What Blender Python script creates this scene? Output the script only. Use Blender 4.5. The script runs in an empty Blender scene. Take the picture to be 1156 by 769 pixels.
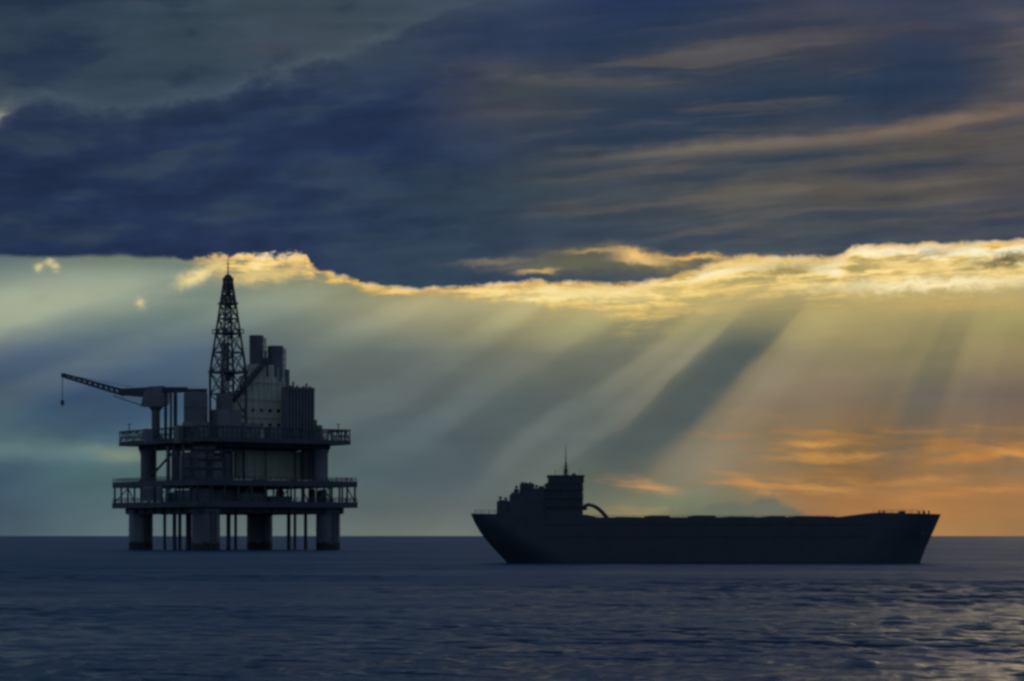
import bpy, bmesh, math, random
from math import radians as R, sin, cos, tan, atan2, pi
from mathutils import Vector, Matrix
import numpy as np

random.seed(7)
scene = bpy.context.scene
COL = scene.collection

# ------------------------------------------------------------------ camera
EYE = 6.4                      # height of the lens above the water, metres
HFOV = R(24.0)
cam_data = bpy.data.cameras.new('camera')
cam = bpy.data.objects.new('camera', cam_data)
COL.objects.link(cam)
cam_data.sensor_width = 36.0
cam_data.lens = 18.0 / tan(HFOV / 2)
cam_data.shift_y = (605 - 384.5) / 1156.0      # level camera, rising lens: horizon low in the frame
cam_data.clip_start = 1.0
cam_data.clip_end = 120000.0
cam.location = (0, 0, EYE)
cam.rotation_euler = (R(90), 0, 0)              # looks along +Y
scene.camera = cam

vs = scene.view_settings
vs.view_transform = 'Standard'
vs.look = 'None'
vs.exposure = 0.0
vs.gamma = 1.0
vs.use_curve_mapping = False
scene.cycles.max_bounces = 6
scene.cycles.use_denoising = True
scene.cycles.pixel_filter_type = 'BLACKMAN_HARRIS'
scene.cycles.filter_width = 2.9                 # the soft lens of the photograph

SUN_AZ, SUN_EL = 14.2, 13.4                     # degrees: right of the view axis, above the horizon

# ------------------------------------------------------------------ node maths helper
def lin(h):
    h = h.lstrip('#')
    out = []
    for i in (0, 2, 4):
        v = int(h[i:i+2], 16) / 255.0
        out.append(v / 12.92 if v <= 0.04045 else ((v + 0.055) / 1.055) ** 2.4)
    return tuple(out) + (1.0,)

class NT:
    def __init__(s, tree): s.t = tree; s.n = tree.nodes; s.l = tree.links
    def put(s, sock, v):
        if isinstance(v, S): s.l.new(v.s, sock)
        elif hasattr(v, 'is_output'): s.l.new(v, sock)
        else: sock.default_value = v
    def m(s, op, a, b=0.0, c=0.0, clamp=False):
        n = s.n.new('ShaderNodeMath'); n.operation = op; n.use_clamp = clamp
        s.put(n.inputs[0], a); s.put(n.inputs[1], b); s.put(n.inputs[2], c)
        return S(s, n.outputs[0])
    def xyz(s, a, b, c=0.0):
        n = s.n.new('ShaderNodeCombineXYZ')
        s.put(n.inputs[0], a); s.put(n.inputs[1], b); s.put(n.inputs[2], c)
        return n.outputs[0]
    def noise(s, vec, scale=1.0, detail=4.0, rough=0.5, dist=0.0, dims='2D', kind=None):
        n = s.n.new('ShaderNodeTexNoise'); n.noise_dimensions = dims
        if kind: n.noise_type = kind
        s.put(n.inputs['Vector'], vec); n.inputs['Scale'].default_value = scale
        n.inputs['Detail'].default_value = detail; n.inputs['Roughness'].default_value = rough
        n.inputs['Distortion'].default_value = dist
        return S(s, n.outputs[0])
    def ss(s, x, lo, hi, a=0.0, b=1.0, kind='SMOOTHSTEP'):
        n = s.n.new('ShaderNodeMapRange'); n.interpolation_type = kind; n.clamp = True
        s.put(n.inputs['Value'], x); s.put(n.inputs['From Min'], lo); s.put(n.inputs['From Max'], hi)
        s.put(n.inputs['To Min'], a); s.put(n.inputs['To Max'], b)
        return S(s, n.outputs[0])
    def ramp(s, x, stops, interp='B_SPLINE'):
        """stops: (pos 0..1, colour)"""
        n = s.n.new('ShaderNodeValToRGB'); cr = n.color_ramp; cr.interpolation = interp
        while len(cr.elements) > 1: cr.elements.remove(cr.elements[-1])
        cr.elements[0].position = stops[0][0]; cr.elements[0].color = stops[0][1]
        for p, c in stops[1:]:
            e = cr.elements.new(p); e.color = c
        s.put(n.inputs[0], x)
        return n.outputs[0]
    def curve(s, x, pts, lo, hi, interp='CARDINAL'):
        """scalar curve through pts [(x, value)] over x in lo..hi"""
        vals = [v for _, v in pts]; a, b = min(vals), max(vals)
        n = s.n.new('ShaderNodeFloatCurve'); cv = n.mapping.curves[0]
        norm = [(min(1, max(0, (p - lo) / (hi - lo))), (v - a) / (b - a)) for p, v in pts]
        if norm[0][0] > 0: norm.insert(0, (0.0, norm[0][1]))
        if norm[-1][0] < 1: norm.append((1.0, norm[-1][1]))
        while len(cv.points) < len(norm): cv.points.new(0.5, 0.5)
        for p, (u, v) in zip(cv.points, norm): p.location = (u, v); p.handle_type = 'AUTO_CLAMPED'
        n.mapping.update()
        s.put(n.inputs['Value'], s.ss(x, lo, hi, kind='LINEAR'))
        return S(s, n.outputs[0]) * (b - a) + a
    def mix(s, f, a, b, mode='MIX', clamp=True):
        n = s.n.new('ShaderNodeMix'); n.data_type = 'RGBA'; n.blend_type = mode; n.clamp_factor = clamp
        s.put(n.inputs[0], f); s.put(n.inputs[6], a); s.put(n.inputs[7], b)
        return n.outputs[2]
    def gray(s, v):
        n = s.n.new('ShaderNodeCombineColor')
        for i in range(3): s.put(n.inputs[i], v)
        return n.outputs[0]

class S:
    def __init__(s, nt, sock): s.nt = nt; s.s = sock
    def __add__(s, o): return s.nt.m('ADD', s, o)
    __radd__ = __add__
    def __sub__(s, o): return s.nt.m('SUBTRACT', s, o)
    def __rsub__(s, o): return s.nt.m('SUBTRACT', o, s)
    def __mul__(s, o): return s.nt.m('MULTIPLY', s, o)
    __rmul__ = __mul__
    def __truediv__(s, o): return s.nt.m('DIVIDE', s, o)
    def exp(s): return s.nt.m('EXPONENT', s)
    def abs(s): return s.nt.m('ABSOLUTE', s)
    def max(s, o): return s.nt.m('MAXIMUM', s, o)
    def min(s, o): return s.nt.m('MINIMUM', s, o)

# ------------------------------------------------------------------ the sky
# Directions are measured in sky units: 1 degree = 47.456 units.  X runs to the right (578 = straight
# ahead), Y downwards (605 = horizon).
UN = 47.456
def build_world():
    w = bpy.data.worlds.new('World'); scene.world = w; w.use_nodes = True
    t = w.node_tree; t.nodes.clear(); q = NT(t)
    tc = t.nodes.new('ShaderNodeTexCoord')
    sp = t.nodes.new('ShaderNodeSeparateXYZ'); t.links.new(tc.outputs['Generated'], sp.inputs[0])
    dx, dy, dz = (S(q, sp.outputs[i]) for i in range(3))
    az = q.m('ARCTAN2', dx, dy) * (180 / pi)
    hyp = q.m('SQRT', dx * dx + dy * dy)
    el = q.m('ARCTAN2', dz, hyp) * (180 / pi)
    X = az * UN + 578.0
    Y = 605.0 - el * UN
    # --- slow drift that bends every band of cloud
    wv = q.noise(q.xyz(X / 260.0, Y / 85.0), 1.0, 5.0, 0.6)
    wv2 = q.noise(q.xyz(X / 300.0 + 37.0, Y / 90.0 + 11.0), 1.0, 5.0, 0.6)
    bump = q.noise(q.xyz(X / 34.0, Y / 24.0), 1.0, 4.0, 0.6)        # billowy edges
    Xw = X + (wv - 0.5) * 90.0
    Yw = Y + (wv2 - 0.5) * 26.0 + (bump - 0.5) * 7.0

    def grid(rows, xs, Xc, Yc):
        tX = q.ss(Xc, xs[0], xs[-1], kind='LINEAR')
        prev = None
        for i, (yy, cols) in enumerate(rows):
            st = [((x - xs[0]) / (xs[-1] - xs[0]), lin(c)) for x, c in zip(xs, cols.split())]
            r = q.ramp(tX, st, 'CARDINAL')
            prev = r if i == 0 else q.mix(q.ss(Yc, rows[i-1][0], yy, kind='LINEAR'), prev, r)
        return prev
    XS = [0, 116, 231, 347, 462, 578, 693, 809, 925, 1040, 1156]
    deck = grid([
        (-120, '25344c 2a3950 30404f 33434f 364655 384559 2c3a55 2a3853 34405a 36425a 38465c'),
        (0,   '1f2d48 263650 384753 36474f 3b4a59 3d4a60 2a3956 293854 3a4155 354059 3a4760'),
        (55,  '1f2d49 283a4c 33444e 3c4752 3d4a57 303d56 2b3a51 3a424f 45454f 3b4254 4c4c57'),
        (110, '26374b 2b3c4c 2b3b50 2a3954 2a3855 42474f 394351 323f50 2d3c4f 2a3a50 555255'),
        (165, '22304d 253350 273654 273755 283857 384354 2f3d4f 3c4653 4b4f53 56534f 575252'),
        (220, '22304d 233250 263552 273654 2b3b52 374652 434c54 4b4f53 504f4f 545150 4b4a51'),
        (285, '24334f 253452 263453 2b3a55 314355 344458 3b495a 414e5a 434e58 424b59 3f4757')], XS, Xw, Yw)
    low = grid([
        (296, '5a6c70 6d7a6c 6c7c74 7a7e6c 6f7668 867e60 9a8e62 a5945f a89460 b09c62 b09860'),
        (325, '768880 87958a 75867d 8a8f78 96946f b0a478 c0b07a bcaa72 b6a46e bea970 c0ab74'),
        (343, '7e8e84 8c988a 7a897e 90967f aaa27c b6aa7c c2b27c bba972 b0a06c b8a46c b8a470'),
        (366, '7e8e86 74857e 6c7e7a 7f887a 98967a a09a72 9c976c 948f68 a89a68 a09464 a09862'),
        (400, '58697a 566a78 566876 6a756f 6f776e 767868 7f7e6a 84806a 8a7f62 8c825e 978660'),
        (450, '3c5364 40566f 4c606c 616c6b 636c69 616a66 686c64 7a7464 82735f 746a5c 74645a'),
        (500, '4e696f 4b676f 4e646c 586866 5b696a 626b68 616864 7e7664 76694f 7c6850 80684e'),
        (535, '42596a 52706f 54696c 566763 59686a 616a66 6c6f62 857a64 80694c 8a7050 8a7052'),
        (570, '475a68 586e71 5b6b6e 5e6d69 666f6b 656e68 757861 747660 a0744c a8784a a0764e'),
        (603, '4c5e66 607274 64736f 6c7972 737a70 737a70 858266 8a8460 a87c4c ab7e4e 9c764c')], XS,
        X + (wv - 0.5) * 40.0, Y + (wv2 - 0.5) * 16.0)

    # --- streaks and patches of cloud: (x0, y0, x1, y1, half height, colour, opacity)
    def stroke(base, x0, y0, x1, y1, h, col, op, Xc, Yc, gate=None, hx=None):
        cx, cy = (x0 + x1) / 2, (y0 + y1) / 2
        k = (y1 - y0) / (x1 - x0); hw = hx or abs(x1 - x0) / 2
        a = (Xc - cx) * (1.0 / hw)
        b = (Yc - cy - (Xc - cx) * k) * (1.0 / h)
        g = (a * a * -1.0 - b * b).exp()
        if gate is not None: g = g * gate
        return q.mix(g * op, base, lin(col))
    # the fine grain that breaks the streaks up
    fib = q.noise(q.xyz(X / 130.0, (Y + X * 0.05) / 16.0), 1.0, 4.0, 0.55)
    Ys = Y + (wv2 - 0.5) * 16.0 + (bump - 0.5) * 6.0 + (fib - 0.5) * 9.0
    for a in [
        (560, 96, 760, 103, 7, '5d5b5b', .55), (730, 74, 960, 44, 7, '585559', .6),
        (960, 40, 1130, 60, 12, '4d4754', .5), (640, 150, 1000, 115, 26, '283850', .75),
        (985, 95, 1120, 100, 34, '2a3950', .9), (560, 10, 830, 22, 30, '27365a', .55),
        (680, 184, 960, 160, 7, '7a7060', .75), (930, 164, 1200, 134, 8, '7e6b5c', .8),
        (800, 194, 1000, 176, 6, '2b3b4e', .8), (945, 204, 1085, 192, 5, '303c4c', .75),
        (600, 200, 800, 191, 6, '36434f', .6), (1000, 172, 1170, 166, 6, '4b4849', .5),
        (560, 205, 760, 212, 6, '4b4f52', .5), (760, 226, 1150, 215, 14, '5c574f', .55),
        (860, 247, 1080, 250, 6, '384452', .75), (560, 238, 800, 244, 9, '343f4d', .6),
        (700, 262, 1000, 258, 5, '4d5354', .5), (560, 262, 900, 274, 7, '323f50', .55),
        (1100, 30, 1180, 60, 14, '5a5258', .5), (1060, 255, 1180, 262, 8, '393f4e', .6),
        (260, 62, 360, 44, 18, '46444f', .6), (100, 20, 220, 8, 5, '4b4c52', .5),
        (430, 20, 600, 12, 14, '44505f', .6), (500, 82, 600, 88, 8, '4f4c50', .5),
        (510, 140, 620, 128, 10, '48454e', .5), (380, 215, 600, 212, 22, '30414d', .55),
        (-40, 40, 130, 50, 40, '1d2b47', .6), (500, 52, 600, 30, 16, '2a3855', .7)]:
        deck = stroke(deck, *a, Xc=X + (wv - .5) * 40, Yc=Ys)
    # upper bank: the big slanting cloud, its crest paler than its flank
    e2 = q.curve(X, [(0, 150), (30, 137), (60, 134), (120, 142), (180, 131), (250, 118), (300, 102), (350, 90),
                     (400, 74), (440, 58), (500, 36), (560, 24), (640, 0), (720, -40)], 0, 720)
    d2 = e2 - Y + (bump - 0.5) * 26.0 + (wv2 - 0.5) * 20.0               # >0 above the crest
    crest = (q.m('ABSOLUTE', d2 - 9.0) / -11.0).exp() * q.ss(X, 560, 330) 
    deck = q.mix(q.ss(d2, 2.0, 34.0) * q.ss(X, 640, 420) * 0.45, deck, lin('3a4a57'))
    deck = q.mix(crest * 0.5, deck, lin('56656f'))
    flank = q.ss(d2, 8.0, -8.0) * q.ss(X, 620, 420) * q.ss(Y, 250, 170)
    deck = q.mix(flank * 0.45, deck, lin('263452'))
    rimw = (((X - 0.0) / 17.0) * ((X - 0.0) / 17.0) * -1.0).exp() * (q.m('ABSOLUTE', d2 - 3.0) / -5.0).exp()
    deck = q.mix(rimw * 0.6, deck, lin('c0beaa'))
    fs = q.noise(q.xyz(X / 230.0 + 50.0, (Y + X * 0.075 + (wv2 - .5) * 30.0) / 20.0), 1.0, 3.0, 0.45)
    tan_ = q.ss(fs, 0.50, 0.70) * q.ss(X, 480, 760) * q.ss(Y, 10, 90)
    deck = q.mix(tan_ * 0.36, deck, lin('6f665c'))
    dk_ = q.ss(fs, 0.47, 0.32) * q.ss(X, 520, 800)
    deck = q.mix(dk_ * 0.42, deck, lin('2b3a50'))
    fm = q.noise(q.xyz(X / 120.0 + 80.0, (Y + X * 0.10 + (wv - .5) * 40.0) / 36.0), 1.0, 4.0, 0.52)
    gr_ = q.ss(fm, 0.45, 0.72) * q.ss(X, 700, 300)
    deck = q.mix(gr_ * 0.55, deck, lin('3b4a58'))
    dkl = q.ss(fm, 0.50, 0.30) * q.ss(X, 760, 350)
    deck = q.mix(dkl * 0.5, deck, lin('1d2a45'))
    fn = (fib - 0.5) * 0.42 + (bump - 0.5) * 0.22 + 1.0
    deck = q.mix(1.0, deck, q.gray(fn), 'MULTIPLY')

    # --- lower sky patches
    Yl = Y + (wv2 - 0.5) * 18.0 + (bump - 0.5) * 10.0 + (fib - 0.5) * 8.0
    Xl = X + (wv - .5) * 40
    wisp = q.noise(q.xyz(X / 80.0 + 12.0, (Y - (X - 1000) * 0.05 + (wv2 - .5) * 26.0) / 9.0), 1.0, 5.0, 0.6)
    gate = q.ss(wisp, 0.30, 0.62, 0.2, 1.25)
    for a in [
        (-60, 505, 130, 515, 12, '6f8a88', .75), (110, 512, 190, 522, 11, '8a967c', .75), (60, 470, 250, 462, 26, '3b536c', .7),
        (180, 500, 240, 520, 20, '5f7876', .4),
        (820, 492, 1200, 486, 4, 'a87c48', .7), (880, 517, 1030, 512, 5, 'c99450', .9), (1060, 522, 1170, 505, 6, 'c58448', .85),
        (960, 500, 1180, 512, 8, 'a5743f', .6), (900, 540, 1180, 556, 9, 'a67a45', .6), (830, 538, 1000, 552, 4, '8f7650', .6),
        (985, 546, 1080, 540, 4, 'c68e52', .8), (1080, 553, 1170, 556, 4, 'c68e52', .75),
        (688, 542, 758, 556, 7, 'c09468', .95), (840, 495, 1180, 560, 44, 'a8743f', .35), (880, 504, 960, 500, 4, 'cf9550', .7), (1000, 565, 1120, 560, 5, 'b97f48', .7), (940, 575, 1100, 583, 5, 'b5804a', .5), (1110, 508, 1180, 520, 5, 'cf9250', .7), (815, 536, 875, 556, 6, 'bb8a52', .85), (860, 548, 990, 558, 6, 'be8a50', .85),
        (930, 532, 1000, 560, 5, 'b08048', .5), (1100, 560, 1180, 562, 4, 'a8764a', .6),
        (660, 575, 780, 580, 6, 'a0885c', .6), (1000, 535, 1160, 530, 6, '8f6c48', .6),
        (800, 548, 880, 552, 5, 'c48a52', .7), (715, 572, 900, 578, 9, '747a62', .6)]:
        low = stroke(low, *a, Xc=Xl, Yc=Yl, gate=gate if a[0] > 600 else None)
    # grey bank of far cumulus with a warm edge, above the bow of the ship
    e3 = q.curve(X, [(680, 590), (720, 580), (770, 573), (815, 566), (845, 563), (868, 557), (880, 565), (900, 578), (930, 594), (950, 604)], 680, 950)
    d3 = Y - e3 + (bump - 0.5) * 22.0
    m3 = q.ss(d3, -3.0, 7.0) * q.ss(X, 680, 800)
    low = q.mix(m3 * q.ss(X, 950, 925) * 0.9, low, lin('686c5f'))

    # --- crepuscular rays fanning out from the hidden sun
    SX, SY = 578 + SUN_AZ * UN, 605 - SUN_EL * UN
    phi = q.m('ARCTAN2', Y - SY, SX - X) * (180 / pi)
    rr = q.m('SQRT', (Y - SY) * (Y - SY) + (SX - X) * (SX - X))
    pj = phi + (q.noise(q.xyz(phi / 6.0, rr / 260.0), 1.0, 3.0, 0.5) - 0.5) * q.ss(phi, 22.0, 34.0, 1.4, 3.6)
    ray = q.curve(pj, [(8, 0.0), (13, .0), (14.6, .08), (16.2, .50), (17.4, .78), (18.4, .42), (19.4, .08), (20.4, .0), (21.5, .14), (22.6, .04), (24.0, -.12),
                       (25.5, .12), (27.0, -.10), (28.6, -.06), (30.2, .16), (31.6, -.06), (33.2, .12), (34.4, .02), (36.0, -.26), (37.6, -.28),
                       (38.8, .02), (39.8, .18), (40.8, .08), (41.8, .16), (42.9, -.20), (44.5, -.46), (46.2, -.50), (47.5, -.18), (48.8, .14),
                       (51.0, .22), (54.0, .08), (56.5, .10), (59.0, .08), (61.5, -.04), (63.5, .0), (65.6, -.18),
                       (67.2, -.14), (69.5, .08), (72, .08), (75, -.04), (79, .05), (85, -.02)], 8, 85)
    fine = q.noise(q.xyz(phi / 3.6 + 5.0, rr / 420.0), 1.0, 3.0, 0.5) - 0.5
    mid = q.noise(q.xyz(X / 170.0 + 3.0, Y / 110.0), 1.0, 3.0, 0.5)
    reach = q.ss(Y - q.ss(X, 300, 600) * 22.0, 296, q.ss(X, 600, 760, 345.0, 385.0)) * q.ss(Y, 600, 470, 0.12, 1.0)
    reach = reach * (mid * 1.3 + 0.35)
    gain = (ray.max(0.0) * q.ss(phi, 20.0, 26.0, 0.25, 0.80) + fine * 0.20) * reach + 1.0
    low = q.mix(1.0, low, q.gray(gain), 'MULTIPLY')
    low = q.mix((ray.max(0.0) * q.ss(phi, 24.0, 20.0) * reach * 0.95).min(0.72), low, lin('abb094'))
    low = q.mix((ray.min(0.0) * -1.45 * reach).min(0.9), low, lin('465557'))
    cb = q.noise(q.xyz(X / 90.0 + 9.0, Y / 40.0), 1.0, 4.0, 0.55)
    cool = q.ss(X, 760, 420) * q.ss(Y, 340, 430)
    low = q.mix(cool, low, q.mix(1.0, low, (0.84, 0.87, 0.95, 1), 'MULTIPLY'))
    low = q.mix(1.0, low, q.gray((cb - 0.5) * 0.22 + (fib - 0.5) * 0.12 + 1.0), 'MULTIPLY')

    # --- the ragged lower edge of the deck, lit from behind
    edge = q.curve(X, [(0, 296), (60, 297), (130, 294), (195, 295), (225, 294), (245, 292), (300, 292), (338, 289), (350, 300), (368, 309), (400, 317),
                       (460, 327), (520, 325), (560, 321), (620, 319), (700, 321), (745, 316), (785, 306), (820, 296), (850, 293),
                       (880, 293), (940, 294), (965, 282), (1050, 281), (1156, 280), (1300, 286)], 0, 1300, 'CARDINAL')
    rag = q.noise(q.xyz(X / 22.0 + 4.0, Y / 15.0), 1.0, 5.0, 0.62, 0.3)
    calm = q.ss(X, 190, 230, 0.18, 1.0) * q.ss(X, 340, 420, 1.0, 0.42)
    ed = Y - edge + ((rag - 0.5) * 26.0 + (bump - 0.5) * 10.0) * calm      # > 0 below the edge
    under = q.ss(ed, -3.0, 4.0)
    # width and heat of the lit fringe along its length
    amp = q.curve(X, [(0, 0.0), (50, .02), (180, .04), (200, .12), (235, .35), (255, .7), (300, .95), (345, .9), (400, .70), (460, .80), (540, .85),
                      (575, .95), (615, 1.0), (670, 1.0), (702, 1.0), (760, .9), (840, .9), (930, 1.0), (1000, 1.1), (1100, 1.0), (1200, 1.0)], 0, 1200, 'CARDINAL')
    wid = q.curve(X, [(0, 6), (190, 8), (250, 20), (330, 20), (370, 9), (460, 8), (540, 15), (600, 22), (670, 24), (720, 34), (800, 36), (900, 36),
                      (1000, 40), (1156, 44), (1300, 40)], 0, 1300, 'CARDINAL')
    puff = q.noise(q.xyz(X / 85.0 + 21.0, (Y + X * .06 + (wv2 - .5) * 30.0) / 10.0), 1.0, 5.0, 0.6)
    puff2 = q.noise(q.xyz(X / 34.0 + 71.0, Y / 12.0), 1.0, 4.0, 0.6)
    fr = (ed / wid * -1.0).exp().min(1.0) * amp
    heat = fr * q.ss(puff * 0.65 + puff2 * 0.45, 0.36, 0.70, 0.30, 1.45)
    gold = q.ramp(heat, [(0.0, lin('7f7f68')), (0.25, lin('b6a268')), (0.48, lin('e4c474')), (0.68, lin('fce095')), (1.0, lin('fff5cc'))], 'LINEAR')
    low = q.mix(q.ss(heat, 0.06, 0.55), low, gold)
    hot = (((ed - 3.0) / 4.0) * ((ed - 3.0) / 4.0) * -1.0).exp() * amp
    low = q.mix(hot * 0.5, low, lin('e8a552'))
    # shaded scraps of cloud hanging inside the fringe
    for a in [(580, 333, 735, 332, 9, 'f2db98', .8), (745, 302, 945, 300, 6, 'f0cf82', .6), (585, 338, 660, 334, 3, 'ffeab0', .6), (850, 310, 930, 304, 8, '8a7c52', .75), (1085, 306, 1170, 296, 6, '5f5c4a', .9),
              (990, 300, 1080, 290, 4, '7f7350', .6), (740, 318, 820, 305, 4, 'a08c5a', .5),
              (255, 322, 330, 322, 5, '7f8a74', .7), (204, 323, 246, 307, 7, 'f3dc98', .95), (232, 303, 262, 299, 8, 'eccb84', .85), (262, 318, 332, 309, 8, 'f2d288', .7), (322, 299, 348, 300, 9, 'f3c880', .7), (620, 330, 860, 326, 5, 'e6c476', .5), (700, 352, 800, 350, 4, 'd8b870', .65),
              (940, 328, 1170, 322, 7, 'ffedb8', .95), (975, 300, 1080, 312, 7, 'f3d488', .7), (740, 308, 850, 300, 5, 'f0d08a', .5), (430, 352, 540, 345, 8, 'a8a27c', .6), (1000, 348, 1160, 348, 5, 'c7a565', .5)]:
        low = stroke(low, *a, Xc=X + (puff2 - .5) * 24, Yc=Y + (rag - .5) * 20 + (puff - .5) * 10)
    for (px, py, s_) in [(63, 303, 5), (70, 308, 4), (52, 308, 4), (163, 346, 5)]:
        a = (X + (rag - .5) * 16 - px) / (s_ * 1.1); b = (Y + (puff2 - .5) * 12 - py) / (s_ * 1.0)
        low = q.mix((a * a * -1.0 - b * b).exp() * 0.75, low, lin('e3d096'))
    for a in [(600, 300, 705, 296, 14, '66664f', .85), (520, 299, 600, 294, 3, '8d8068', .6), (690, 303, 800, 301, 9, '77704f', .9), (600, 301, 620, 298, 7, '66664f', .5), (588, 309, 628, 306, 2.6, 'd3b070', .9), (640, 287, 700, 284, 2.5, 'b39a62', .8), (696, 286, 742, 294, 6.5, 'f2c678', 1.0), (735, 293, 835, 293, 3.2, 'e6b765', .95), (700, 294, 760, 300, 4, 'e9c585', .6), (545, 304, 620, 300, 4, '6f6c60', .6),
              (360, 296, 470, 312, 7, '33435a', .6)]:
        deck = stroke(deck, *a, Xc=X + (puff2 - .5) * 24, Yc=Y + (rag - .5) * 12 + (puff - .5) * 8)
    sky = q.mix(under, deck, low)

    # --- away from the view the overcast simply goes on, with dim daylight above it
    nis = t.nodes.new('ShaderNodeTexSky'); nis.sky_type = 'NISHITA'; nis.sun_disc = False
    nis.sun_elevation = R(SUN_EL); nis.sun_rotation = R(SUN_AZ)
    nis.air_density = 1.0; nis.dust_density = 2.0
    over_n = q.noise(tc.outputs['Generated'], 3.0, 5.0, 0.6, dims='3D')
    over = q.mix(over_n, lin('384861'), lin('54667b'))
    dim = q.mix(1.0, nis.outputs[0], (0.012, 0.012, 0.012, 1), 'MULTIPLY')
    over = q.mix(1.0, over, dim, 'ADD')
    away = q.ss(az.abs(), 17.0, 34.0).max(q.ss(el, 15.0, 24.0))
    sky = q.mix(away, sky, over)
    bg = t.nodes.new('ShaderNodeBackground'); bg.inputs['Strength'].default_value = 1.0
    t.links.new(sky, bg.inputs['Color'])
    out = t.nodes.new('ShaderNodeOutputWorld'); t.links.new(bg.outputs[0], out.inputs[0])
    w.cycles.sampling_method = 'MANUAL'; w.cycles.sample_map_resolution = 512
build_world()

# ------------------------------------------------------------------ the sun, veiled by the cloud deck
sd = bpy.data.lights.new('sun', 'SUN'); sun = bpy.data.objects.new('sun', sd); COL.objects.link(sun)
sd.energy = 0.03; sd.angle = R(9.0); sd.color = (1.0, 0.78, 0.48)
az_, el_ = R(SUN_AZ), R(SUN_EL)
to_sun = Vector((sin(az_) * cos(el_), cos(az_) * cos(el_), sin(el_)))
sun.rotation_euler = to_sun.to_track_quat('Z', 'Y').to_euler()
sun.location = (0, 0, 300)

# ------------------------------------------------------------------ materials
def material(name, col, rough=0.6, metal=0.0, var=0.25, scale=0.6, streak=1.0, bump=0.0, spec=0.35):
    m = bpy.data.materials.new(name); m.use_nodes = True; t = m.node_tree; q = NT(t)
    b = t.nodes['Principled BSDF']
    tc = t.nodes.new('ShaderNodeTexCoord')
    mp = t.nodes.new('ShaderNodeMapping'); mp.inputs['Scale'].default_value = (1, 1, 1.0 / streak)
    t.links.new(tc.outputs['Object'], mp.inputs[0])
    n = q.noise(mp.outputs[0], scale, 6.0, 0.62, dims='3D')
    lo = tuple(c * (1 - var) for c in col) + (1,); hi = tuple(min(1, c * (1 + var)) for c in col) + (1,)
    c = q.mix(q.ss(n, 0.3, 0.7), lo, hi)
    t.links.new(c, b.inputs['Base Color'])
    b.inputs['Roughness'].default_value = rough; b.inputs['Metallic'].default_value = metal
    b.inputs['Specular IOR Level'].default_value = spec
    if bump:
        bp = t.nodes.new('ShaderNodeBump'); bp.inputs['Strength'].default_value = bump; bp.inputs['Distance'].default_value = 0.05
        t.links.new(n.s, bp.inputs['Height']); t.links.new(bp.outputs[0], b.inputs['Normal'])
    return m

def rusty(name, col, rust=(0.10, 0.045, 0.02), amount=0.5, scale=0.35, rough=0.6):
    """painted steel with rust weeping down it"""
    m = material(name, col, rough, 0.0, 0.10, scale)
    t = m.node_tree; q = NT(t); b = t.nodes['Principled BSDF']
    old = b.inputs['Base Color'].links[0].from_socket
    tc = t.nodes.new('ShaderNodeTexCoord'); mp = t.nodes.new('ShaderNodeMapping')
    mp.inputs['Scale'].default_value = (1.3, 1.3, 0.16); t.links.new(tc.outputs['Object'], mp.inputs[0])
    n = q.noise(mp.outputs[0], scale * 2.4, 7.0, 0.7, dims='3D')
    c = q.mix(q.ss(n, 0.52, 0.68) * amount, old, tuple(rust) + (1,))
    t.links.new(c, b.inputs['Base Color'])
    return m

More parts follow.
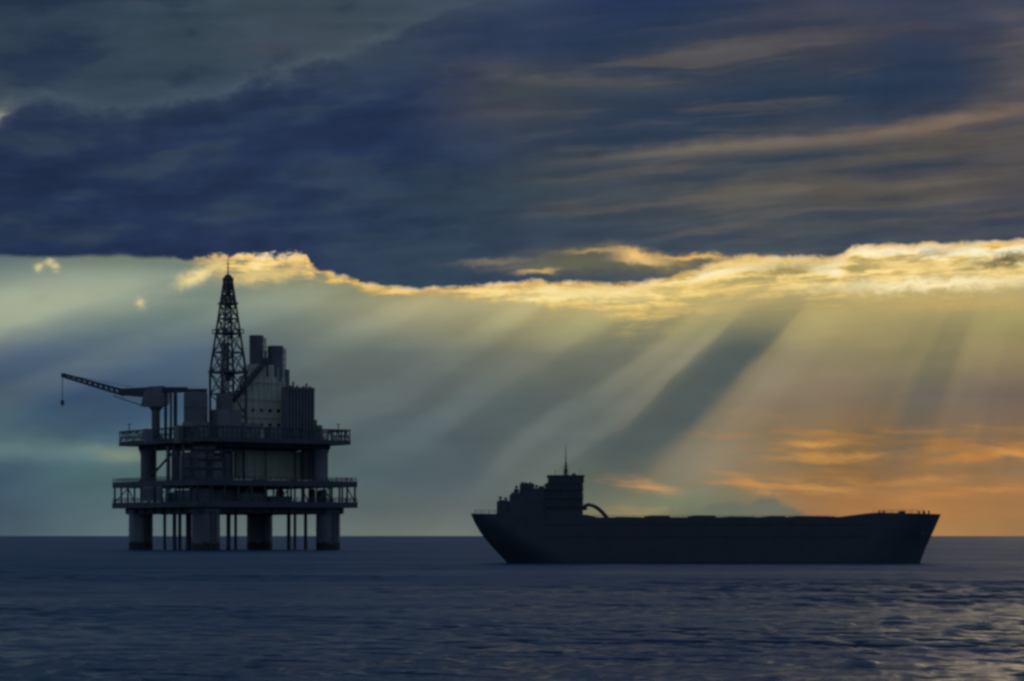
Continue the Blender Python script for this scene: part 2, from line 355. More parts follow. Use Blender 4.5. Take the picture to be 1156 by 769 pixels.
# ------------------------------------------------------------------ the sea: one sheet to the horizon
def build_sea():
    rad = [0.0, 12.0, 30.0, 50.0]
    r = 60.0
    while r < 300: rad.append(r); r *= 1.0023
    while r < 900: rad.append(r); r *= 1.0032
    while r < 3000: rad.append(r); r *= 1.008
    while r < 70000: rad.append(r); r *= 1.06
    rad = np.array(rad)
    fine = np.radians(np.linspace(-24, 24, 640))
    coarse = np.radians(np.concatenate([np.arange(-180, -24, 4.0), ]))
    coarse2 = np.radians(np.arange(28, 180, 4.0))
    ang = np.concatenate([coarse, fine, coarse2])
    A, B = np.meshgrid(ang, rad[1:])
    x = B * np.sin(A); y = B * np.cos(A)
    z = np.zeros_like(x)
    rng = np.random.RandomState(3)
    # wind sea: crests lying across the view, many short-crested components
    wave_dir0 = math.radians(200)
    for k in range(90):
        L = 0.9 * (9.0 / 0.9) ** rng.rand()
        th = wave_dir0 + rng.normal(0, 0.62)
        kx, ky = 2 * pi / L * sin(th), 2 * pi / L * cos(th)
        amp = 0.0056 * L ** 0.72 * (0.6 + 0.8 * rng.rand())
        if L > 12: amp *= 0.6
        # fade components the sheet's spacing cannot carry
        step = np.maximum(B * np.where(B < 300, 0.0024, 0.0034), 0.01)
        fade = np.clip((L / step - 2.5) / 3.0, 0, 1)
        fade = fade * (np.abs(A) < math.radians(27))
        ph = kx * x + ky * y + rng.rand() * 2 * pi
        s_ = np.sin(ph)
        z += amp * fade * (s_ + 0.25 * np.cos(2 * ph))
    # gusts: patches of rougher and calmer water
    g = np.zeros_like(x)
    for k in range(12):
        L = 60 + 240 * rng.rand(); th = rng.rand() * 2 * pi
        g += np.sin(2 * pi / L * (np.sin(th) * x + 2.2 * np.cos(th) * y) + rng.rand() * 6.3)
    z *= np.clip(1 + 0.16 * g, 0.55, 1.5)
    nr, na = x.shape
    verts = np.stack([x.ravel(), y.ravel(), z.ravel()], 1)
    verts = np.vstack([[[0, 0, 0]], verts])
    i = np.arange(nr - 1)[:, None]; j = np.arange(na)[None, :]; j2 = (j + 1) % na
    f = np.stack([1 + i * na + j, 1 + (i + 1) * na + j, 1 + (i + 1) * na + j2, 1 + i * na + j2], -1).reshape(-1, 4)[:, ::-1]
    me = bpy.data.meshes.new('sea')
    tri = np.stack([np.zeros(na, int), 1 + np.arange(na), 1 + (np.arange(na) + 1) % na], 1)[:, ::-1]
    nv, nq, ntt = len(verts), len(f), len(tri)
    me.vertices.add(nv); me.vertices.foreach_set('co', verts.ravel().astype(np.float32))
    me.loops.add(nq * 4 + ntt * 3)
    me.loops.foreach_set('vertex_index', np.concatenate([f.ravel(), tri.ravel()]).astype(np.int32))
    me.polygons.add(nq + ntt)
    me.polygons.foreach_set('loop_start', np.concatenate([np.arange(nq) * 4, nq * 4 + np.arange(ntt) * 3]).astype(np.int32))
    me.polygons.foreach_set('use_smooth', np.ones(nq + ntt, bool))
    me.update(calc_edges=True); me.validate()
    o = bpy.data.objects.new('sea', me); COL.objects.link(o); o['kind'] = 'structure'
    m = bpy.data.materials.new('sea_water'); m.use_nodes = True; t = m.node_tree; q = NT(t)
    b = t.nodes['Principled BSDF']
    b.inputs['Base Color'].default_value = (0.005, 0.085, 0.188, 1)
    b.inputs['IOR'].default_value = 1.31
    tc = t.nodes.new('ShaderNodeTexCoord')
    def mp(s, rz=0.0):
        n = t.nodes.new('ShaderNodeMapping'); n.inputs['Scale'].default_value = s; n.inputs['Rotation'].default_value = (0, 0, rz)
        t.links.new(tc.outputs['Object'], n.inputs[0]); return n.outputs[0]
    n1 = q.noise(mp((0.55, 1.9, 1.0), 0.12), 1.0, 5.0, 0.62, 0.4, dims='3D')
    n2 = q.noise(mp((0.22, 0.36, 1.0), 0.15), 1.0, 5.0, 0.6, 0.5, dims='3D')
    n3 = q.noise(mp((0.018, 0.05, 1.0), -0.1), 1.0, 4.0, 0.6, 0.3, dims='3D')
    n4 = q.noise(mp((0.006, 0.018, 1.0), 0.08), 1.0, 3.0, 0.55, 0.2, dims='3D')
    ge = t.nodes.new('ShaderNodeNewGeometry'); vl = t.nodes.new('ShaderNodeVectorMath'); vl.operation = 'LENGTH'
    t.links.new(ge.outputs['Position'], vl.inputs[0])
    # beyond the reach of the modelled ripples their slope spread goes into the roughness
    gust = q.noise(mp((0.007, 0.020, 1.0), 0.05), 1.0, 5.0, 0.6, 0.3, dims='3D')
    cat = q.noise(mp((0.045, 0.11, 1.0), -0.1), 1.0, 4.0, 0.6, 0.3, dims='3D')
    rg = q.ss(S(q, vl.outputs['Value']), 90.0, 480.0, 0.25, 0.48)
    q.put(b.inputs['Roughness'], (rg + (gust - 0.5) * 0.50 + (cat - 0.5) * 0.34).max(0.10))
    h = n1 * 0.75 + n2 * 1.4 + n3 * 6.0 + n4 * 14.0
    bp = t.nodes.new('ShaderNodeBump'); bp.inputs['Strength'].default_value = 1.0; bp.inputs['Distance'].default_value = 0.55
    t.links.new(h.s, bp.inputs['Height']); t.links.new(bp.outputs[0], b.inputs['Normal'])
    me.materials.append(m)
    return o
sea = build_sea()

# ------------------------------------------------------------------ mesh builder
class MB:
    def __init__(s): s.bm = bmesh.new()
    def box(s, a, b, bev=0.0):
        x0, y0, z0 = a; x1, y1, z1 = b
        v = [s.bm.verts.new(p) for p in [(x0, y0, z0), (x1, y0, z0), (x1, y1, z0), (x0, y1, z0), (x0, y0, z1), (x1, y0, z1), (x1, y1, z1), (x0, y1, z1)]]
        for f in [(3, 2, 1, 0), (4, 5, 6, 7), (0, 1, 5, 4), (1, 2, 6, 5), (2, 3, 7, 6), (3, 0, 4, 7)]:
            s.bm.faces.new([v[i] for i in f])
        return s
    def prism(s, pts, y0, y1):
        """outline in x-z, run from y0 to y1"""
        n = len(pts)
        a = [s.bm.verts.new((x, y0, z)) for x, z in pts]; b = [s.bm.verts.new((x, y1, z)) for x, z in pts]
        s.bm.faces.new(a); s.bm.faces.new(b[::-1])
        for i in range(n): s.bm.faces.new([a[(i+1) % n], a[i], b[i], b[(i+1) % n]])
        return s
    def tube(s, p, q, r0, r1=None, n=12, cap=True):
        p, q = Vector(p), Vector(q); r1 = r0 if r1 is None else r1
        d = (q - p).normalized(); u = d.orthogonal().normalized(); w = d.cross(u)
        A = [s.bm.verts.new(p + (u * cos(2*pi*i/n) + w * sin(2*pi*i/n)) * r0) for i in range(n)]
        B = [s.bm.verts.new(q + (u * cos(2*pi*i/n) + w * sin(2*pi*i/n)) * r1) for i in range(n)]
        for i in range(n): s.bm.faces.new([A[i], A[(i+1) % n], B[(i+1) % n], B[i]])
        if cap: s.bm.faces.new(A[::-1]); s.bm.faces.new(B)
        return s
    def bar(s, p, q, w): return s.tube(p, q, w * 0.62, n=4)
    def path(s, pts, r, n=8):
        for a, b in zip(pts[:-1], pts[1:]): s.tube(a, b, r, n=n)
        return s
    def lathe(s, prof, c=(0, 0), n=24):
        rings = []
        for r, z in prof:
            rings.append([s.bm.verts.new((c[0] + r * cos(2*pi*i/n), c[1] + r * sin(2*pi*i/n), z)) for i in range(n)])
        for a, b in zip(rings[:-1], rings[1:]):
            for i in range(n): s.bm.faces.new([a[i], a[(i+1) % n], b[(i+1) % n], b[i]])
        s.bm.faces.new(rings[0][::-1]); s.bm.faces.new(rings[-1])
        return s
    def build(s, name, mat, parent=None, smooth=False):
        bmesh.ops.recalc_face_normals(s.bm, faces=s.bm.faces)
        me = bpy.data.meshes.new(name); s.bm.to_mesh(me); s.bm.free()
        me.materials.append(mat)
        if smooth:
            for p in me.polygons: p.use_smooth = True
            me.set_sharp_from_angle(angle=R(35))
        o = bpy.data.objects.new(name, me); COL.objects.link(o)
        if parent: o.parent = parent
        return o

def each(mb, name, mat, parent, smooth=False):
    """one object for every connected island of the builder"""
    mb.bm.verts.ensure_lookup_table(); seen = set(); out = []
    for v in mb.bm.verts:
        if v in seen: continue
        st = [v]; seen.add(v); isl = []
        while st:
            a = st.pop(); isl.append(a)
            for e in a.link_edges:
                b = e.other_vert(a)
                if b not in seen: seen.add(b); st.append(b)
        idx = {u: i for i, u in enumerate(isl)}
        fs = {f for u in isl for f in u.link_faces}
        m = MB(); vs_ = [m.bm.verts.new(u.co) for u in isl]
        for f in fs: m.bm.faces.new([vs_[idx[u]] for u in f.verts])
        out.append(m.build(name, mat, parent, smooth))
    mb.bm.free()
    return out

def thing(name, label, cat, loc, rz=0.0, group=None):
    o = bpy.data.objects.new(name, None); COL.objects.link(o)
    o.location = loc; o.rotation_euler = (0, 0, rz); o['label'] = label; o['category'] = cat
    if group: o['group'] = group
    return o

steel = rusty('dark_painted_steel', (0.085, 0.092, 0.11), amount=0.45, scale=0.12)
girder = material('girder_steel', (0.075, 0.085, 0.10), 0.6, 0.0, 0.3, 0.25)
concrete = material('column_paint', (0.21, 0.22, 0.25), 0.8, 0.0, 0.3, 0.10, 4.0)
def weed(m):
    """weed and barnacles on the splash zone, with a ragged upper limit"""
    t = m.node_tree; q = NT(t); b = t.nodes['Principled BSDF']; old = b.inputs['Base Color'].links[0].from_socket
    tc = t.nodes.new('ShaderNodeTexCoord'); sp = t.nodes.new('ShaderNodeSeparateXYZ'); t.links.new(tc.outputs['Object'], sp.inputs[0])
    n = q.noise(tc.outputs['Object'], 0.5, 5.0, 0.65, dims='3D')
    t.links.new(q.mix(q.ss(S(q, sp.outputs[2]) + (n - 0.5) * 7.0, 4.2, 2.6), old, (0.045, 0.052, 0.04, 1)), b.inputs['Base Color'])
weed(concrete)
tankm = rusty('tank_steel', (0.15, 0.16, 0.18), amount=0.5, scale=0.12)
cladding = rusty('pale_cladding', (0.62, 0.63, 0.50), rust=(0.36, 0.30, 0.19), amount=0.45, scale=0.10)
clad_dark = rusty('weathered_cladding', (0.20, 0.21, 0.22), amount=0.5, scale=0.12)
glassm = material('window_glass', (0.01, 0.014, 0.02), 0.08, 0, 0.1, 1.0, spec=0.6)

# ------------------------------------------------------------------ the oil platform
def build_platform():
    D = 1100.0; F = 2719.0; TH = R(35.6); c, s_ = cos(TH), sin(TH)
    ce, se = cos(R(29.0)), sin(R(29.0))            # as it presents itself along the line of sight to it
    S0 = D / F
    ox = (264 - 578) * S0
    root = thing('oil_platform', 'dark offshore oil platform with derrick and crane standing on thick columns in the sea', 'oil rig', (ox, D, 0), TH)
    def loc(px, v, py=None):
        """a survey point: bearing px, distance row v on the platform -> platform-frame u (and height for py)"""
        Y = 0.0
        for _ in range(12):
            X = (px - 578) * (D + Y) / F - ox
            u = (X + v * s_) / c
            Y = u * s_ + v * c
        if py is None: return u
        return u, EYE + (605 - py) * (D + Y) / F
    def Z(py, v=0.0, px=264): return loc(px, v, py)[1]
    def bx(mb, x0, x1, xn, y0, y1, v):
        """box whose near corner has bearing xn; left face runs back to x0, right face out to x1"""
        u, zt = loc(xn, v, y0); zb = loc(xn, v, y1)[1]
        L = (x1 - xn) * S0 / ce; W = (xn - x0) * S0 / se
        mb.box((u, v, zb), (u + L, v + W, zt)); return (u, v, zb, u + L, v + W, zt)
    a = 77.2 * S0
    # columns
    cols = [(-a, -a, 15.2), (a, -a, 13.5), (-a, a, 13.5), (a, a, 15.0)]
    zb1 = 18.4
    for (u, v, r) in cols:
        R_ = r * S0
        m = MB(); m.lathe([(R_, -14), (R_, 9), (R_*1.03, 9.05), (R_*1.03, 9.6), (R_, 9.65), (R_, zb1 - 2.5), (R_ * 1.12, zb1 - 1.6), (R_ * 1.12, zb1)], (u, v), 28)
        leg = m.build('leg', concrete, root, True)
        f = MB(); k = -1 if u < 0 else 1
        for i in range(2):
            f.tube((u - 1.2 + 2.4 * i, v - R_ - 0.7, -6), (u - 1.2 + 2.4 * i, v - R_ - 0.7, zb1 - 1), 0.28, n=6)
        for i in range(9):
            f.bar((u - 1.2, v - R_ - 0.7, 1 + i * 1.7), (u + 1.2, v - R_ - 0.7, 1 + i * 1.7), 0.3)
        f.build('boat_fender', girder, leg)
    # slender risers and conductor pipes between the columns
    for px, v, r in [(186, 6, .7), (197, -8, .9), (203, -7, .8), (213, 4, 1.3), (258, -5, 1.0), (266, 10, .7), (326, -12, .9), (345, -6, .8), (333, 14, .7)]:
        u = loc(px, v); MB().tube((u, v, -12), (u, v, zb1), r, n=10).build('riser', girder, root, True)
    # lower deck ------------------------------------------------------
    b = 101.3 * S0
    zl0, zl1 = 19.0, 21.6
    m = MB(); m.box((-b, -b, zl0), (b, b, zl1))
    m.build('lower_deck', steel, root)
    m = MB()                                                    # plate girders below
    for i in range(9):
        t = -b * 0.86 + i * b * 1.72 / 8
        m.box((t - .5, -b * .9, zl0 - 2.8), (t + .5, b * .9, zl0 - 0.005)); 
    for i in range(9):
        t = -b * 0.86 + i * b * 1.72 / 8
        m.box((-b * .9, t - .5, zl0 - 2.4), (b * .9, t + .5, zl0 - 0.15))
    m.build('deck_girders', girder, root)
    # walkway level over it
    zw0, zw1 = 28.4, 31.0
    w = 101.0 * S0
    m = MB(); 
    m.box((-w, -w, zw0), (w, w, zw1)); m.build('mezzanine_deck', steel, root)
    m = MB()
    for sx in (-1, 1):
        for i in range(13):
            t = -w + 0.8 + i * (2 * w - 1.6) / 12
            m.bar((sx * (w - .8), t, zl1), (sx * (w - .8), t, zw0), .75)
            m.bar((t, sx * (w - .8), zl1), (t, sx * (w - .8), zw0), .75)
    for sx in (-1, 1):
        for i in range(0, 12):
            t0 = -w + 0.8 + i * (2 * w - 1.6) / 12; t1 = t0 + (2 * w - 1.6) / 12
            if i % 3 == 0:
                m.bar((sx * (w - .8), t0, zl1), (sx * (w - .8), t1, zw0), .45)
                m.bar((t0, sx * (w - .8), zl1), (t1, sx * (w - .8), zw0), .45)
    each(m, 'hanger', girder, root)
    def railing(parent, half, z, h, step, wd, rails=3, jitter=0.0):
        for k in range(4):
            m = MB(); n = max(2, int(2 * half / step))
            def P(t, zz):
                return [(t, -half, zz), (half, t, zz), (-t, half, zz), (-half, -t, zz)][k]
            for i in range(n + 1):
                t = -half + 2 * half * i / n
                m.bar(P(t, z), P(t, z + h * (1 + random.uniform(-jitter, jitter))), wd)
            for j in range(rails):
                zz = z + h * (j + 1) / rails
                m.bar(P(-half, zz), P(half, zz), wd * .8)
            m.build('railing', girder, parent)
    railing(root, b - .3, zl1, 1.9, 3.1, .26, 2)
    railing(root, w - .3, zw1, 1.6, 2.6, .30, 2, .25)
    # clutter on the lower level
    random.seed(5)
    m = MB()
    for x0, x1, xn, y0, y1, v in [(196, 262, 215, 553, 568, -30), (262, 296, 268, 556, 568, -33), (186, 212, 192, 556, 568, -10),
                                  (240, 300, 262, 551, 568, 4), (300, 330, 306, 560, 568, -28), (214, 240, 222, 551, 568, -34)]:
        bx(m, x0, x1, xn, y0, y1, v)
    each(m, 'pump_house', clad_dark, root)
    for px, r, v in [(168, 3.0, -18), (180, 1.6, -22), (316, 2.0, 6), (352, 1.7, -14), (364, 2.2, -6)]:
        u, zz = loc(px, v, 553)
        MB().lathe([(r, zl1), (r, zw0 - 1.2), (r * .6, zw0 - .4)], (u, v), 16).build('storage_tank', tankm, root, True)
    # middle storey --------------------------------------------------
    bu = 95.6 * S0
    zu0, zu1 = 47.6, 49.6
    m = MB(); m.box((-bu, -bu, zu0), (bu, bu, zu1)); m.build('upper_deck', steel, root)
    m = MB()
    for i in range(8):
        t = -bu * 0.8 + i * bu * 1.6 / 7
        m.box((t - .4, -bu * .84, zu0 - 2.0), (t + .4, bu * .84, zu0 - .004)); 
        m.box((-bu * .84, t - .4, zu0 - 1.7), (bu * .84, t + .4, zu0 - .12))
    m.build('deck_girders', girder, root)
    for (u, v) in [(-29.5, 27.5), (29.5, -27.5), (-29.5, -27.5), (29.5, 27.5)]:                 # the columns carried up through the storey
        r = 3.4 if (u * v < 0) else 4.2
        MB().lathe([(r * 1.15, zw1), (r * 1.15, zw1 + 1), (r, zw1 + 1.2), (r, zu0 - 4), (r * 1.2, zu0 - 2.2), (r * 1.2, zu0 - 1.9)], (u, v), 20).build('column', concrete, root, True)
    m = MB(); bx(m, 264, 350, 267, 508, 541, -16); 
    lower_mod = m.build('process_module', cladding, root)
    u0, z_ = loc(267, -16, 520)
    m = MB()                                                     # vertical stiffeners and a cable tray on the module
    for i in range(10):
        uu = u0 + 1.0 + i * 4.15
        m.box((uu, -16.35, zw1 + .2), (uu + .35, -16.0, zu0 - 4))
    m.box((u0, -16.9, zu0 - 5), (u0 + 37, -16.36, zu0 - 4.2)); m.box((u0, -16.8, zw1 + 4.4), (u0 + 37, -16.36, zw1 + 5.0))
    each(m, 'stiffener', cladding, lower_mod)
    m = MB(); bx(m, 340, 357, 343, 506, 541, -20); bx(m, 205, 262, 218, 510, 541, -20); each(m, 'machinery_module', clad_dark, root)
    for px, r, v, top in [(211, 3.4, -26, 512), (226, 3.8, -30, 508), (242, 4.0, -30, 514), (255, 3.0, -28, 510), (199, 2.2, -14, 508), (190, .9, -6, 503), (363, 2.4, -16, 505), (355, 1.4, -24, 503)]:
        u, zt = loc(px, v, top)
        MB().lathe([(r, zw1), (r, zt - r * .5), (r * .82, zt - r * .15), (r * .4, zt)], (u, v), 18).build('storage_tank', tankm, root, True)
    m = MB()                                                     # pipes running up the storey
    for px, v, rr in [(207, -30, .45), (219, -33, .35), (234, -34, .4), (249, -33, .5), (261, -31, .6), (275, -19, .5), (300, -19, .35), (333, -22, .5), (349, -25, .4), (176, -2, .35), (196, -18, .4)]:
        u = loc(px, v); m.tube((u, v, zw1), (u, v, zu0 - 1.5), rr, n=8)
    for zz, v, p0, p1 in [(36, -34.4, 205, 262), (40, -34.6, 210, 258), (44, -33.8, 205, 262)]:
        m.tube((loc(p0, v), v, zz), (loc(p1, v), v, zz), .4, n=8)
    each(m, 'pipe', girder, root, True)
    # diagonal bracing
    m = MB()
    for u0_, v0_, u1_, v1_ in [(-29.5, -27.5, -14, -27.5), (-29.5, 27.5, -29.5, 0), (-29.5, -27.5, -29.5, -4)]:
        m.tube((u0_, v0_, zw1 + 1), (u1_, v1_, zu0 - 2), .55, n=8)
    each(m, 'brace', girder, root, True)
    # edge walk of the upper deck: tall truss railing
    railing(root, bu - .3, zu1, 4.3, 2.3, .42, 2)
    m = MB()
    for k in (-1, 1):
        n = 22
        for i in range(n):
            t0 = -bu + .3 + i * (2 * bu - .6) / n; t1 = t0 + (2 * bu - .6) / n
            if i % 2: t0, t1 = t1, t0
            m.bar((t0, k * (bu - .35), zu1), (t1, k * (bu - .35), zu1 + 4.2), .26)
            m.bar((k * (bu - .35), t0, zu1), (k * (bu - .35), t1, zu1 + 4.2), .26)
    m.box((-bu, -bu, zu1 + 4.3), (bu, -bu + 1.1, zu1 + 4.9)); m.box((-bu, -bu + 1.11, zu1 + 4.3), (-bu + 1.1, bu, zu1 + 4.9))
    m.box((bu - 1.1, -bu + 1.11, zu1 + 4.3), (bu, bu - .01, zu1 + 4.9))
    m.build('deck_truss', girder, root)
    zt1 = zu1
    # top side modules ------------------------------------------------
    v = -12
    m = MB(); bx(m, 258, 322, 263, 442, 500, v); bx(m, 270, 322, 274, 424, 445, v + .6); bx(m, 279, 321, 283, 411, 430, v + 1.2)
    block = m.build('process_block', cladding, root)
    u0 = loc(263, v); u1 = loc(322, v)
    m = MB(); n = 9
    for i in range(n):
        uu = u0 + .6 + i * (u1 - u0 - 1.5) / (n - 1); zt = Z(443, v) if i < 2 else Z(425, v) if i < 3 else Z(412, v)
        m.box((uu, v - .4, zt1), (uu + .4, v, zt - .2))
    for zz in (60, 68, 76): m.box((u0 + (4 if zz > 70 else 0), v - .75, zz), (u1, v - .41, zz + .5))
    each(m, 'stiffener', cladding, block)
    m = MB()
    for i in range(5):
        for j in range(2): m.box((u0 + 5 + i * 4.4, v - .55, 56.3 + j * 6.5), (u0 + 6.5 + i * 4.4, v - .42, 57.6 + j * 6.5))
    each(m, 'window', glassm, block)
    # right hand ribbed module
    m = MB(); box = bx(m, 318, 354, 323, 437, 500, -22); bx(m, 350, 358, 353, 474, 500, -20); bx(m, 316, 327, 321, 417, 442, -8)
    rm = m.build('ribbed_module', clad_dark, root)
    m = MB()
    for i in range(9):
        uu = box[0] + i * (box[3] - box[0] - .9) / 8
        m.box((uu, -23.0, zt1), (uu + .9, -22.0, box[5] + (.7 if i % 2 else .1)))
    m.box((box[0] - .2, -23.2, box[5] - 1.2), (box[3] + .2, -22.9 - .15, box[5] - .5))
    each(m, 'rib', tankm, rm)
    # exhaust stacks with collars
    for px, r, y0, y1, vv in [(289.5, 8.3, 379, 416, -6), (311, 9.4, 391, 432, -8)]:
        u, zt = loc(px, vv, y0); zb = loc(px, vv, y1)[1]; r = r * S0
        st = MB().lathe([(r * .96, zb), (r * .96, zt - 3), (r, zt - 2.9), (r, zt - 2.2), (r * .96, zt - 2.1), (r * .96, zt - .6), (r, zt - .5), (r, zt), (r * .8, zt), (r * .8, zt - 2)], (u, vv), 24).build('exhaust_stack', tankm, root, True)
        f = MB()
        for k in range(3):
            f.bar((u + r + .9, vv - 1.2 + k * 1.2, zb), (u + r + .9, vv - 1.2 + k * 1.2, zt - .8), .3)
        for k in range(6): f.bar((u + r + .9, vv - 1.2, zb + (zt - zb) * k / 6), (u + r + .9, vv + 1.2, zb + (zt - zb) * k / 6), .25)
        f.bar((u + r, vv, zt - 1.2), (u + r + .9, vv, zt - 1.2), .4)
        f.build('ladder', girder, st)
    m = MB()
    for px, yt, vv in [(276, 404, -8), (300, 396, -4), (319, 398, -10), (302, 407, -11), (331, 431, -18), (346, 433, -16)]:
        u, zt = loc(px, vv, yt); zb = loc(px, vv, yt + 40)[1]
        m.tube((u, vv, zb), (u, vv, zt), .45, n=8)
    each(m, 'vent_pipe', girder, root, True)
    # inclined conveyor from the drill floor up to the stacks
    u0, z0 = loc(264, -19, 455); u1, z1 = loc(303, -17, 409)
    m = MB()
    for dv in (0, 2.6):
        for dz in (0, 2.4):
            m.bar((u0, -19 + dv, z0 + dz), (u1, -17 + dv, z1 + dz), .55)
    n = 12
    for i in range(n):
        f0, f1 = i / n, (i + 1) / n
        p = lambda f, dv, dz: (u0 + (u1 - u0) * f, -19 + 2 * f + dv, z0 + (z1 - z0) * f + dz)
        m.bar(p(f0, 0, 0), p(f1, 0, 2.4), .4); m.bar(p(f0, 2.6, 2.4), p(f1, 2.6, 0), .4); m.bar(p(f0, 0, 2.4), p(f0, 2.6, 2.4), .4)
    m.prism([(u0, z0 + .3), (u1, z1 + .3), (u1, z1 + 1.9), (u0, z0 + 1.9)], -18.2, -17.2)
    m.build('conveyor', girder, root)
    # drilling derrick -------------------------------------------------
    dv = -17.0
    du, _ = loc(257.5, dv, 400)
    def half(py):
        w_ = 9 + max(0, (py - 317)) * 0.297 if py < 420 else 39.6
        return w_ * S0 / 2 / (ce + se)
    Zd = lambda py: loc(257.5, dv, py)[1]
    levels = [500, 470, 445, 421, 398, 377, 360, 344, 330, 317]
    m = MB(); crn = [(-1, -1), (1, -1), (1, 1), (-1, 1)]
    P = lambda k, py: (du + crn[k][0] * half(py), dv + crn[k][1] * half(py), Zd(py))
    for i, (pa, pb) in enumerate(zip(levels[:-1], levels[1:])):
        lw = 0.95 if pa > 400 else 0.8
        for k in range(4):
            k2 = (k + 1) % 4
            m.bar(P(k, pa), P(k, pb), lw)
            m.bar(P(k, pb), P(k2, pb), .62)
            A, B, C_, D_ = P(k, pa), P(k2, pa), P(k, pb), P(k2, pb)
            if pa <= 445:
                m.bar(A, D_, .42); m.bar(B, C_, .42)
                if k % 2 == 0 or pa < 345:
                    mid = tuple((x + y) / 2 for x, y in zip(A, B)); m.bar(mid, C_, .3); m.bar(mid, D_, .3)
            elif k in (1, 2): m.bar(A, D_, .5)
    der = m.build('derrick', girder, root)
    for py, ext, hgt in [(377, 1.1, 1.9), (421, .5, .8), (344, .7, .8)]:
        m = MB()
        h = half(py) + ext
        m.box((du - h, dv - h, Zd(py)), (du + h, dv + h, Zd(py) + .35))
        for sx in (-1, 1):
            m.bar((du - h, dv + sx * h, Zd(py) + hgt), (du + h, dv + sx * h, Zd(py) + hgt), .35)
            m.bar((du + sx * h, dv - h, Zd(py) + hgt), (du + sx * h, dv + h, Zd(py) + hgt), .35)
            for i in range(7):
                t = -h + 2 * h * i / 6
                m.bar((du + t, dv + sx * h, Zd(py)), (du + t, dv + sx * h, Zd(py) + hgt), .3)
        m.build('platform', steel, der)
    m = MB(); hh = half(317) + .5
    m.box((du - hh, dv - hh, Zd(318)), (du + hh, dv + hh, Zd(313.5)))
    m.lathe([(hh * 1.0, Zd(313.5)), (hh * .9, Zd(311.5)), (hh * .5, Zd(310)), (.35, Zd(309.6))], (du, dv), 14)
    m.build('crown_block', steel, der)
    m = MB(); m.tube((du, dv, Zd(311)), (du, dv, Zd(287)), .34, .10, n=6); m.bar((du - 1.0, dv, Zd(302)), (du + 1.0, dv, Zd(302)), .22); m.bar((du - .7, dv, Zd(298)), (du + .7, dv, Zd(298)), .2)
    m.build('antenna', girder, der)
    m = MB()                                                     # pipe racked in the derrick and the travelling block on its lines
    for i in range(3): m.tube((du + .6 * i - .6, dv, Zd(425)), (du + .15 * i - .15, dv, Zd(318)), .10, n=5)
    m.box((du - 1.2, dv - 1, Zd(430)), (du + 1.2, dv + 1, Zd(421)))
    for i in range(7): m.tube((du - 2.6 + i * .75, dv + 2.2, zt1), (du - 2.2 + i * .6, dv + 2.0, Zd(386)), .24, n=5)
    m.build('drill_string', girder, der)
    m = MB(); bx(m, 238, 272, 246, 462, 500, -28); m.build('drill_floor_house', clad_dark, root)
    m = MB(); bx(m, 244, 262, 250, 445, 462, -24); m.build('driller_cabin', tankm, root)
    # tall tank left of the derrick
    vv = -20; u, zt = loc(221, vv, 443); r = 13 * S0
    tk = MB().lathe([(r, zt1), (r, zt - 7), (r * 1.03, zt - 6.9), (r * 1.03, zt - 6.4), (r, zt - 6.3), (r, zt - .8), (r * .9, zt), (1, zt + .3)], (u, vv), 28).build('storage_tank', tankm, root, True)
    m = MB()
    for px, rr, vv2 in [(187, .75, -6), (193, .55, -8), (198, .9, -10)]:
        u_, z__ = loc(px, vv2, 440); m.tube((u_, vv2, zt1), (u_, vv2, z__), rr, n=8)
    m.tube((loc(183, -6), -6, Z(441, -6, 183)), (loc(234, -16), -16, Z(441, -16, 234)), .9, n=8)
    m.tube((loc(183, -7), -7, Z(438, -7, 183)), (loc(212, -14), -14, Z(438, -14, 212)), .4, n=8)
    each(m, 'pipe', girder, root, True)
    m = MB()
    for x0, x1, xn, y0, v_ in [(196, 212, 201, 480, -24), (162, 172, 165, 484, -10), (300, 318, 306, 482, -30), (356, 364, 359, 480, -18), (272, 292, 276, 478, -30), (206, 236, 216, 476, -30)]:
        bx(m, x0, x1, xn, y0, 500, v_)
    each(m, 'equipment_skid', clad_dark, root)
    # deck crane with its boom slung out to the left -------------------
    cv = 14.0
    cu, _ = loc(176, cv, 470)
    zc = loc(176, cv, 459)[1]; zt = loc(176, cv, 437)[1]
    m = MB(); m.lathe([(2.7, zt1), (2.7, zt1 + .8), (1.95, zt1 + 1), (1.95, zc - 2), (3.0, zc - .6), (3.4, zc)], (cu, cv), 20)
    crane = m.build('crane', tankm, root, True)
    vl = Vector((-c, s_, 0))                                        # unit vector to the left across the view, platform frame
    def C3(px, py, off=0.0):
        X = (px - 578) * (D + 0.0) / F; dd = (px - 176)
        Ycr = cu * s_ + cv * c
        k = (D + Ycr) / F
        x = (px - 578) * k - ox; z = EYE + (605 - py) * k
        y = Ycr + off
        return Vector((x * c + y * s_, -x * s_ + y * c, z))
    def slab(mb, pts, off0, off1):
        A = [mb.bm.verts.new(C3(x, y, off0)) for x, y in pts]; B = [mb.bm.verts.new(C3(x, y, off1)) for x, y in pts]
        n = len(pts); mb.bm.faces.new(A); mb.bm.faces.new(B[::-1])
        for i in range(n): mb.bm.faces.new([A[(i+1) % n], A[i], B[i], B[(i+1) % n]])
    m = MB(); slab(m, [(160, 459), (163, 444), (168, 437), (186, 436), (191, 441), (190, 456), (184, 459.5)], -2.8, 2.8)
    m.build('crane_cab', clad_dark, crane)
    m = MB(); slab(m, [(134, 439), (168, 437.5), (168, 449), (150, 447.5), (134, 446)], -1.5, 1.5); 
    m.build('boom_foot', steel, crane)
    m = MB()
    n = 11
